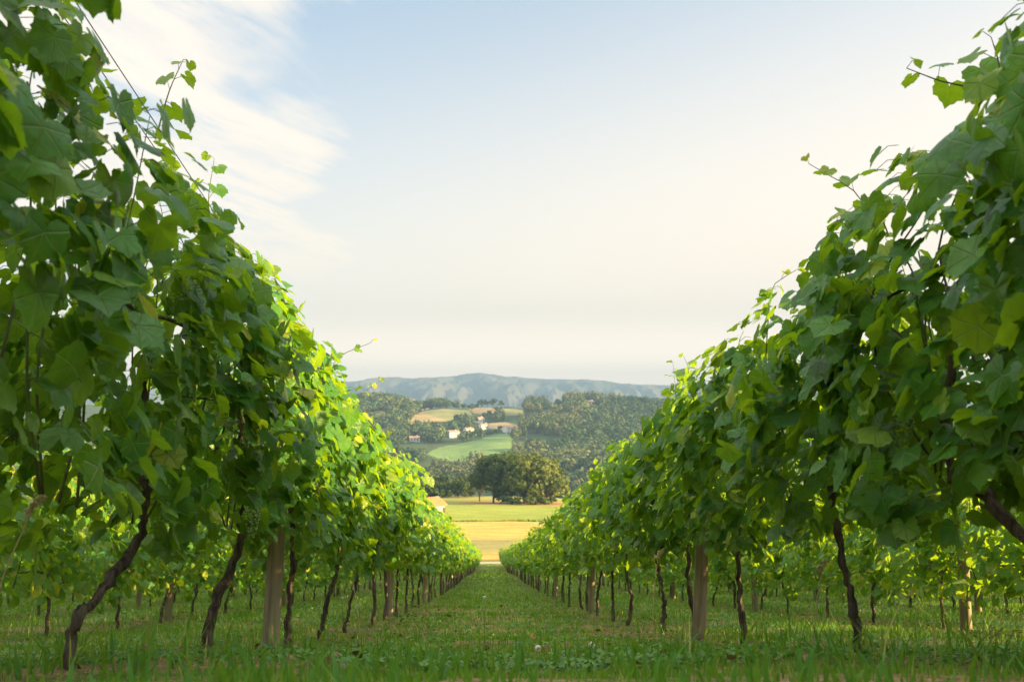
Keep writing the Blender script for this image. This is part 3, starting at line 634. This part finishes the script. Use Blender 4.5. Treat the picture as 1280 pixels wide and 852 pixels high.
def scatter():
    rng = np.random.default_rng(5); VV, FF, TT, n0 = [], [], [], 0
    def put(x, y, h, w, tint, bend=.5):
        nonlocal n0
        v, f, t = blades(rng, x, y, h, w, tint, bend); VV.append(v); FF.append(f + n0); TT.append(t); n0 += len(v)
    # turf in bands of distance; blades get fewer and larger with distance
    for y0, y1, dens, hh, ww in ((.42, 4, 1400, .052, .005), (4, 8, 1000, .07, .006), (8, 14, 520, .085, .008), (14, 26, 190, .10, .013), (26, 50, 42, .11, .028), (50, 113, 9, .13, .06)):
        xw = lambda y: .58 * y + 1.2
        area = (y1 - y0) * 2 * xw((y0 + y1) / 2); m = int(area * dens)
        y = rng.uniform(y0, y1, m); x = rng.uniform(-1, 1, m) * xw(y)
        un = under_row(x); pat = fbm(x * 1.3, y * 1.3, 17, 3); bare = np.clip(sst(pat, .42, .58) * (.5 + .45 * un) + .45 * un, 0, 1)
        bare = bare * sst(y, 1.2, 4.0)
        k = rng.random(m) > bare * .92; x, y, un, pat = x[k], y[k], un[k], pat[k]; m = len(x)
        tall = fbm(x * .9, y * .6, 61, 3)
        h = hh * rng.uniform(.4, 1.25, m) * (.45 + .9 * tall) * (1 - .3 * un)
        dry = (rng.random(m) < .05 + .22 * un + .35 * sst(pat, .45, .6) * (.4 + un)); ti = np.where(dry, rng.uniform(.75, 1, m), np.clip(rng.normal(.36, .16, m) + .25 * un, 0, .66))
        put(x, y, h, ww * rng.uniform(.6, 1.3, m), ti)
    # coarse broad blades in the foreground
    nt_ = 120; cx_, cy_ = rng.uniform(-2.2, 2.2, nt_), rng.uniform(1.5, 4.6, nt_); m = nt_ * 9
    x = np.repeat(cx_, 9) + rng.normal(0, .05, m); y = np.repeat(cy_, 9) + rng.normal(0, .05, m)
    put(x, y, rng.uniform(.4, 1.0, m) * (.05 + .028 * y), rng.uniform(.006, .015, m), np.clip(rng.normal(.12, .12, m), 0, .5), .75)
    # taller wisps along the foot of the rows
    for xr in (XL, XR, XL - 3.05, XR + 3.05, XL - 6.1, XR + 6.1):
        m = 650; y = 3 + 32 * rng.random(m) ** 1.5; x = xr + rng.normal(0, .35, m)
        put(x, y, rng.uniform(.08, .26, m), rng.uniform(.005, .012, m), np.where(rng.random(m) < .3, rng.uniform(.7, 1, m), rng.uniform(.2, .6, m)), .8)
    link('grass', mesh('grass', np.concatenate(VV), [np.concatenate(FF)], MT['grass'], {'tint': np.concatenate(TT)}), label='short uneven green grass covering the alleys between the rows', cat='grass', kind='stuff')
    # clover and small broad weeds
    n = 36000; y = 3.6 + 20 * rng.random(n) ** 1.8; x = rng.uniform(-1, 1, n) * (.55 * y + .8)
    pat = fbm(x * 1.1 + 9, y * 1.1, 27, 3); k = (pat > .43) & (rng.random(n) > under_row(x) * .6); x, y = x[k], y[k]; n = len(x)
    P = np.stack([x, y, ground(x, y) + rng.uniform(.005, .05, n)], 1)
    a6 = np.linspace(0, 2 * np.pi, 6, endpoint=False); s = rng.uniform(.005, .012, n) * (1 + y / 10)
    nn = unit(np.stack([rng.normal(0, .45, n), rng.normal(0, .45, n), np.ones(n)], 1)); u_ = unit(np.cross(nn, unit(rng.normal(0, 1, (n, 3))))); v_ = np.cross(nn, u_)
    V = P[:, None] + s[:, None, None] * (np.cos(a6)[None, :, None] * u_[:, None] + np.sin(a6)[None, :, None] * v_[:, None] * .8)
    link('clover', mesh('clover', V.reshape(-1, 3), [np.arange(n * 6).reshape(-1, 6)], MT['clover'], {'tint': np.repeat(rng.beta(2, 2.5, n), 6)}), label='low clover and small broadleaf weeds mixed through the grass', cat='ground cover', kind='stuff')
    # fallen dead leaves under the rows
    n = 520; y = 3.2 + 17 * rng.random(n) ** 1.4; side = rng.choice([-1.45, 1.6, -4.5, 4.65], n); x = side + rng.normal(0, .45, n)
    far = rng.random(n) < .4; x = np.where(far, rng.uniform(-1.4, 1.5, n), x)
    P = np.stack([x, y, ground(x, y) + rng.uniform(.01, .07, n)], 1)
    lv, lf, uv, ti = leaves(T2, P, np.stack([rng.normal(0, .5, n), rng.normal(0, .5, n), np.ones(n)], 1), rng.normal(0, 1, (n, 3)), rng.uniform(.022, .05, n) * (.75 + y / 24), rng.random(n), rng)
    link('fallen_leaves', mesh('fallen_leaves', lv, lf, MT['deadleaf']), label='brown dead leaves scattered on the ground under the vines', cat='dead leaves', kind='stuff')
scatter()
def stalk(px, py, y, h, bend, head, label):
    x = (px - VPX) / F * y; z = gz(x, y); o = link('dry_grass_stalk', None, None, (x, y, z), label, 'grass stalk', 'tall dry stalks standing in the grass')
    a = Acc(); c = spline([(0, 0, -.02), (bend * .25, 0, h * .5), (bend, .02, h)], 12); tube(a, c, np.linspace(.004, .0018, 12), 6); link('stem', a.mesh('stem', MT['straw']), o)
    if head:
        b = Acc(); rng = np.random.default_rng(int(px))
        for q in range(40):
            t = rng.random(); ico(b, c[-1] + np.array([(t - .5) * .05 * np.sign(bend), 0, (t - .5) * .06]) + rng.normal(0, .007, 3), .006)
        link('seed_head', b.mesh('seed_head', MT['straw']), o)
stalk(4, 812, 3.0, .50, .11, True, 'blurred tall stalk with a brown seed head at the left edge')
stalk(455, 800, 6.2, .42, -.05, False, 'bare dry stalk beside the left row trunks')
stalk(812, 765, 6.6, .62, .05, True, 'dry seed head stalk in front of the right row')
stalk(1012, 800, 4.8, .42, .06, True, 'pale seed head stalk between the two right trunks')
for k, (px, py, y, lb) in enumerate([(672, 812, 5.2, 'white clover flower head left of the pair in the foreground'), (738, 806, 5.0, 'larger pale flower head at the right of the path foreground'), (606, 742, 9.5, 'small white flower in the middle of the grassy path'), (432, 742, 9.3, 'tiny pale flower at the foot of the left row')]):
    x = (px - VPX) / F * y; z = gz(x, y); o = link('clover_flower', None, None, (x, y, z), lb, 'flower', 'small pale flowers in the grass')
    h = max(.06, (HZY - py) / F * y - z); a = Acc(); tube(a, [(0, 0, 0), (.006, 0, h * .5), (0, 0, h)], .0016, 5); link('stem', a.mesh('stem', MT['cane']), o)
    b = Acc(); rng = np.random.default_rng(k)
    for q in range(50):
        ico(b, np.array([0, 0, h]) + unit(rng.normal(0, 1, 3)) * .013, .0048)
    link('flower_head', b.mesh('flower_head', MT['flower']), o)

# ------------------------------------------------------------------ trees
def crown_quads(rng, n, centre, rad, size, clusters=0, cr=.3, low=-.5):
    """n leaf-clump quads in an ellipsoid crown; with clusters the quads gather in clumps of uneven size"""
    if clusters:
        d = unit(rng.normal(0, 1, (clusters, 3))); d[:, 2] = np.where(d[:, 2] < low, -d[:, 2] * .6, d[:, 2])
        if low < -.8: d[:, :2] *= (1 + .55 * np.maximum(0, -d[:, 2:3]))
        cc = d * (rng.random((clusters, 1)) ** .38) * .86; w = rng.uniform(.6, 1.5, clusters)
        k = rng.choice(clusters, n, p=w / w.sum()); p = cc[k] + unit(rng.normal(0, 1, (n, 3))) * cr * w[k][:, None] * (rng.random((n, 1)) ** .4); out_ = unit(p - cc[k]) * .9 + unit(p) * .5; tc_ = w[k]
    else:
        d = unit(rng.normal(0, 1, (n, 3))); p = d * (rng.random((n, 1)) ** .3); out_ = d; k = np.zeros(n, int)
    nn = unit(out_ + rng.normal(0, .40, (n, 3))); u = unit(np.cross(nn, unit(rng.normal(0, 1, (n, 3))))); v = np.cross(nn, u)
    c = np.asarray(centre) + p * np.asarray(rad); s = size * rng.uniform(.6, 1.35, n)[:, None, None]
    q = np.stack([-u - v * .7, u * .9 - v, u + v * .8, -u * .8 + v], 1) * .5
    return (c[:, None] + q * s).reshape(-1, 3), k
def tree(name, x, y, h, w, seed, label, cat, group, tint=(.1, .6), n=2600, clusters=42, size=.55, trunk_h=.22, mat_='crown', tr=.02, low=-.5):
    rng = np.random.default_rng(seed); o = link(name, None, None, (x, y, gz(x, y)), label, cat, group)
    a = Acc(); th = h * trunk_h
    tube(a, spline([(0, 0, -.3), (rng.normal(0, .1), 0, th), (rng.normal(0, .3), rng.normal(0, .3), h * .75)], 10), np.linspace(h * tr * 1.25, h * tr * .25, 10), 9, rough=.2)
    for k in range(6):
        an = k * 1.05 + rng.uniform(0, .6); e = np.array([np.cos(an) * w * .36, np.sin(an) * w * .36, h * rng.uniform(.5, .8)])
        tube(a, spline([(0, 0, th * rng.uniform(.8, 1.3)), e * (.45, .45, .7), e], 7), np.linspace(h * tr * .55, h * tr * .12, 7), 6)
    link('trunk', a.mesh('trunk', MT['trunk']), o)
    zc_, rz = (h * .46, h * .5) if low < -.8 else (h * (trunk_h * .75 + 1) / 2, (h - h * trunk_h * .75) / 2); v, k = crown_quads(rng, n, (0, 0, zc_), (w / 2, w / 2, rz), size, clusters, .27, low)
    t0 = rng.uniform(*tint, clusters)[k] + rng.normal(0, .08, n)
    link('crown', mesh('crown', v, [np.arange(n * 4).reshape(-1, 4)], MT[mat_], {'tint': np.repeat(np.clip(t0, 0, 1), 4)}, smooth=False), o)
for k, (x, y, h, w) in enumerate([(23, -6.0, 9.5, 8), (24, -1.0, 10.0, 7), (23, 2.2, 7.2, 4.0)]):  # out-of-view trees added to cast shade over the nearest vines
    tree('shade_tree', x, y, h, w, 60 + k, 'unseen leafy tree added right of the camera to shade the near vines', 'tree', 'unseen trees added to shade the near vines', (.1, .5), 5200 if k < 2 else 1300, 50 if k < 2 else 20, .5, .08)
G_C = 'trees of the clump in the green field'
def at_px(px, y): return (px - VPX) / F * y
tree('oak_tree', at_px(617, 301), 301, 15.2, 14.5, 1, 'dark leafy tree at the left of the clump in the green field', 'tree', G_C, (.0, .45), 5600, 64, .62, .15)
tree('oak_tree', at_px(655, 294), 294, 16.2, 17.0, 2, 'broad olive tree in the middle of the clump in the green field', 'tree', G_C, (.25, .8), 6000, 66, .62, .03, low=-.9)
tree('oak_tree', at_px(682, 297), 297, 15.0, 13.0, 3, 'sunlit rounded tree at the right of the clump in the green field', 'tree', G_C, (.35, .95), 5000, 56, .62, .03, low=-.9)
tree('oak_tree', at_px(638, 303), 303, 15.4, 14.0, 4, 'tree at the back of the clump, between the dark and the olive one', 'tree', G_C, (.1, .6), 3600, 50, .66, .03, low=-.9)
tree('oak_tree', at_px(600, 312), 312, 10.5, 9.0, 5, 'smaller dark tree behind the left edge of the clump', 'tree', G_C, (.0, .4), 2400, 36, .62, .12)
for k, (px, h, w) in enumerate([(545, 5, 8), (552, 8.6, 8.5), (562, 6.5, 8), (573, 7, 8), (584, 9.5, 9), (592, 8, 8), (532, 5, 9), (520, 5.5, 9)]):
    y = 338 + (k % 3) * 5
    lb = ['low dark bush on the field edge behind the hut', 'round dark bush standing tallest at the left field edge', 'dark bush between the round one and the clump', 'mid green bush along the field edge', 'taller bush close to the left of the tree clump', 'bush touching the left side of the tree clump', 'low bush half hidden by the left vine row', 'bush at the field edge behind the left vine row'][k]
    tree('field_edge_bush', at_px(px, y), y, h, w, 20 + k, lb, 'bush', 'bushes along the far edge of the green field', (.0, .4), 900, 24, .6, .03, low=-.9)

# far woodland: thousands of trees that read as one mass, in three stands
PALE = [zoomed([(400, 372), (565, 366), (570, 470), (380, 480)]), zoomed([(680, 300), (690, 245), (760, 233), (872, 262), (850, 318), (760, 330), (700, 370), (655, 352)])]
def woodland():
    rng = np.random.default_rng(77)
    m = 15000; y = rng.uniform(690, 1330, m); px = rng.uniform(330, 960, m); x = (px - VPX) / F * y
    keep = rng.random(m) < (y / 1330); x, y = x[keep], y[keep]
    z = ground(x, y); px = VPX + F * x / y; py = HZY - F * z / y
    clear = np.zeros(len(x), bool)
    for poly, c in FIELDS: clear |= inpoly(px, py, poly) | inpoly(px, py - 7, poly)
    for hx, hy in HOUSE_XY: clear |= (np.hypot(x - hx, (y - hy) * .5) < 11) | ((np.abs(x - hx) < 10) & (y < hy) & (y > hy - 85))
    top = (py < 507) & (px > 520) & (px < 705); clear |= top
    sparse = fbm(x / 45, y / 45, 51, 3); clear |= (sparse < .42)
    x, y, z, px, py = (a[~clear] for a in (x, y, z, px, py))
    pale = np.zeros(len(x), bool)
    for poly in PALE: pale |= inpoly(px, py, poly)
    pale |= (fbm(x / 70, y / 90, 71, 2) > .62) & (px > 640)
    for sel, nm, hh, ww, tt, lab in ((pale, 'pale_plantation', (12, 16), (4.0, 6.0), (.55, 1.0), 'pale slender plantation trees on the far hillside'), (~pale, 'dark_woodland', (7, 13), (8, 15), (.0, .80), 'dark mixed woodland covering the far hillside')):
        X, Y, Z = x[sel], y[sel], z[sel]; n = len(X); K = 64
        H = rng.uniform(*hh, n) * (.75 + .5 * fbm(X / 60, Y / 60, 81)); W = rng.uniform(*ww, n)
        d = unit(rng.normal(0, 1, (n, K, 3))); d[..., 2] = np.where(d[..., 2] < -.6, -d[..., 2], d[..., 2]); p = d * (rng.random((n, K, 1)) ** .28)
        lump = 1 + .25 * np.sin(d[..., 0:1] * 4 + rng.uniform(0, 6, (n, 1, 1))) * np.cos(d[..., 2:3] * 5 + rng.uniform(0, 6, (n, 1, 1)))
        p = p * lump
        cen = np.stack([X, Y, Z + H * .56], 1)[:, None]; rad = np.stack([W / 2, W / 2, H * .46], 1)[:, None]
        c = cen + p * rad; nn = unit(d + rng.normal(0, .28, d.shape)); u = unit(np.cross(nn, unit(rng.normal(0, 1, d.shape)))); v = np.cross(nn, u)
        s = rng.uniform(.7, 1.5, (n, K, 1, 1)) * (1.05 if 'pale' in nm else 1.5)
        q = np.stack([-u - v * .7, u * .9 - v, u + v * .8, -u * .8 + v], 2) * .5 * s
        V = (c[:, :, None] + q).reshape(-1, 3); nq = n * K
        ti = np.repeat(np.clip(rng.uniform(*tt, n)[:, None] + .9 * (fbm(X / 55, Y / 75, 91, 3) - .5)[:, None] + rng.normal(0, .06, (n, K)), 0, 1).ravel(), 4)
        # trunks
        b = np.array([(-1, -.6, 0), (1, -.6, 0), (0, 1, 0)]) * .16
        base = np.stack([X, Y, Z - .5], 1)[:, None] + b; topv = np.stack([X, Y, Z + H * .6], 1)[:, None] + b * .5
        tv = np.concatenate([base, topv], 1).reshape(-1, 3); f = np.array([(0, 1, 4, 3), (1, 2, 5, 4), (2, 0, 3, 5)])
        tf = (f[None] + (np.arange(n) * 6)[:, None, None]).reshape(-1, 4) + len(V)
        me = mesh(nm, np.concatenate([V, tv]), [np.arange(nq * 4).reshape(-1, 4), tf], MT['wood'], {'tint': np.concatenate([ti, np.full(len(tv), .9)])}, smooth=False)
        me.materials.append(MT['trunk']); mi = np.zeros(nq + len(tf), np.int32); mi[nq:] = 1; me.polygons.foreach_set('material_index', mi)
        link(nm, me, label=lab, cat='woodland', kind='stuff')

# ------------------------------------------------------------------ houses
HOUSE_XY = []
def gable(a, w, d, h0, rise, over=.4, th=.22):
    """two roof slopes with thickness, ridge along X"""
    for s in (-1, 1):
        y1 = s * (d / 2 + over); zl = h0 - rise * over / (d / 2); x0 = w / 2 + over
        v = [(-x0, 0, h0 + rise), (x0, 0, h0 + rise), (x0, y1, zl), (-x0, y1, zl)]; v = v + [(p[0], p[1], p[2] + th) for p in v]
        a.add(v, [[(0, 1, 2, 3), (7, 6, 5, 4), (0, 4, 5, 1), (1, 5, 6, 2), (2, 6, 7, 3), (3, 7, 4, 0)]])
def house(name, x, y, w, d, h, rise, yaw_, label, wall='wall', nwin=3, group='white farmhouses on the far hillside', door=True, chimney=True):
    if chimney: h, rise, w, d = h + .6, rise * .7, w * .84, d * .84
    HOUSE_XY.append((x, y)); o = link(name, None, None, (x, y, gz(x, y)), label, 'house' if name != 'field_hut' else 'hut', group if name != 'field_hut' else None); o.rotation_euler = (0, 0, yaw_)
    a = Acc(); hw, hd = w / 2, d / 2
    v = [(-hw, -hd, -2), (hw, -hd, -2), (hw, hd, -2), (-hw, hd, -2), (-hw, -hd, h), (hw, -hd, h), (hw, hd, h), (-hw, hd, h), (-hw, 0, h + rise), (hw, 0, h + rise)]
    a.add(v, [[(0, 1, 5, 4), (2, 3, 7, 6), (4, 5, 9, 8), (6, 7, 8, 9)], [(1, 2, 6, 9, 5), (3, 0, 4, 8, 7)]]); link('wall', a.mesh('wall', MT[wall], False), o)
    r = Acc(); gable(r, w, d, h + .05, rise); rf = link('roof', r.mesh('roof', MT['roof' if chimney else 'hutroof'], False), o)
    if chimney:
        c = Acc(); box(c, w * .2, w * .2 + .8, -.4, .4, h + rise * .5, h + rise + 1.0); link('chimney', c.mesh('chimney', MT[wall], False), rf)
    for k in range(nwin):
        c = Acc(); xx = -hw + (k + .7) * w / (nwin + .4); sz = min(.55, w * .12); zb = h * .55
        box(c, xx - sz, xx + sz, -hd - .06, -hd + .05, zb - .65, zb + .65); link('window', c.mesh('window', MT['pane'], False), o)
    if door:
        c = Acc(); box(c, hw * .55, hw * .55 + 1.1, -hd - .06, -hd + .05, 0, 2.1); link('door', c.mesh('door', MT['trunk'], False), o)
for px, py, w, d, h, rise, yw, lb in [
    (567, 546, 13, 9, 4.6, 2.2, .45, 'long white farmhouse with pink roof, lowest and leftmost of the hamlet'),
    (586, 541, 11, 8, 3.6, 2.0, .55, 'white farmhouse with tiled roof right of the long one, among trees'),
    (600, 528, 9, 8, 4.2, 1.8, .5, 'small white house highest in the hamlet, below dark trees'),
    (605, 536, 11, 8, 3.8, 2.0, .5, 'white house in the middle of the hamlet with an orange roof'),
    (637, 539, 15, 9, 3.6, 2.6, .6, 'white house with large tan roof at the right end of the hamlet'),
    (637, 508, 15, 8, 2.8, 1.4, .3, 'long low white building on the skyline of the far hill'),
    (738, 506.5, 10, 8, 3.5, 3.0, .6, 'orange roofed house on the right skyline among trees'),
    (693, 508, 8, 7, 3.6, 1.6, .4, 'small white house on the skyline beside a tall tree'),
    (519, 551, 11, 8, 2.6, 2.6, .1, 'red roofed barn half hidden in woods left of the hamlet')]:
    x, y, z = hit(px, py, 700); house('farmhouse', x, y, w, d, h, rise, yw, lb)
for k, (px, y, h, w) in enumerate([(634, 291, 2.6, 5), (646, 287, 2.2, 4.5), (664, 285, 2.4, 5), (676, 287, 3.0, 5), (690, 290, 2.2, 4)]):
    tree('undergrowth_bush', at_px(px, y), y, h, w, 80 + k, 'low scrubby bush in the shade at the foot of the tree clump', 'bush', 'scrub under the tree clump', (.1, .6), 420, 14, .5, .03, low=-.9)
yh = 213.; house('field_hut', at_px(541.5, yh), yh, 4.2, 3.6, 2.8, 1.3, R(62), 'small stone hut with an orange tiled roof by the left vine row', 'hutwall', 0, door=True, chimney=False)
HOUSE_XY.pop()
woodland()
G_S = 'trees on the far skyline and round the hamlet'
def hill_tree(px, py, h, w, seed, label, tint=(.0, .45)):
    x, y, z = hit(px, py, 700); y = min(y, 1290.); tree('hillside_tree', at_px(px, y), y, h, w, seed, label, 'tree', G_S, tint, 420, 14, 1.3, .12, 'wood')
sky_l = 'small dark tree on the skyline of the far hill'
for k, (px, h, w) in enumerate([(563, 9, 8), (572, 6, 10), (580, 8, 8), (588, 6, 9), (594, 8, 10), (602, 13, 11), (609, 13, 12), (617, 12, 11), (626, 9, 9), (660, 7, 9), (668, 6, 8), (678, 9, 11), (697, 11, 11), (702, 10, 12), (708, 7, 10), (716, 8, 9), (725, 7, 11), (733, 8, 9), (745, 8, 10), (755, 8, 10)]):
    hill_tree(px, 509, h, w, 500 + k, {602: 'tallest dark tree of the skyline group left of the low white building', 697: 'tall tree rising beside the small white skyline house', 678: 'lone round tree on the skyline in the middle of the far hill', 563: 'lone small tree at the left end of the far skyline'}.get(px, sky_l))
for k, (px, py, h, w) in enumerate([(594, 530, 8, 9), (607, 524, 9, 9), (612, 522, 8, 8), (622, 524, 8, 8), (630, 526, 9, 9), (626, 519, 7, 7), (594, 545, 6, 9), (612, 545, 6, 10), (620, 543, 6, 9), (577, 536, 8, 9), (571, 533, 7, 10), (625, 538, 5, 6)]):
    hill_tree(px, py, h, w, 540 + k, 'dark tree standing among the white houses of the hamlet')

# rough tufted strip along the boundary of the two fields
def margin():
    rng = np.random.default_rng(3); n = 5200; x = rng.uniform(-60, 60, n); y = 195.5 + rng.normal(0, .35, n) + np.sin(x * .08) * .8
    v, f, t = blades(rng, x, y, rng.uniform(.15, .5, n) * (.5 + vnoise(x * .3, x * 0)), rng.uniform(.1, .25, n), rng.uniform(.3, 1, n), .8)
    link('field_margin_grass', mesh('field_margin_grass', v, [f], MT['grass'], {'tint': t}), label='rough dark strip of grass between the straw and the green field', cat='grass', kind='stuff')
margin()
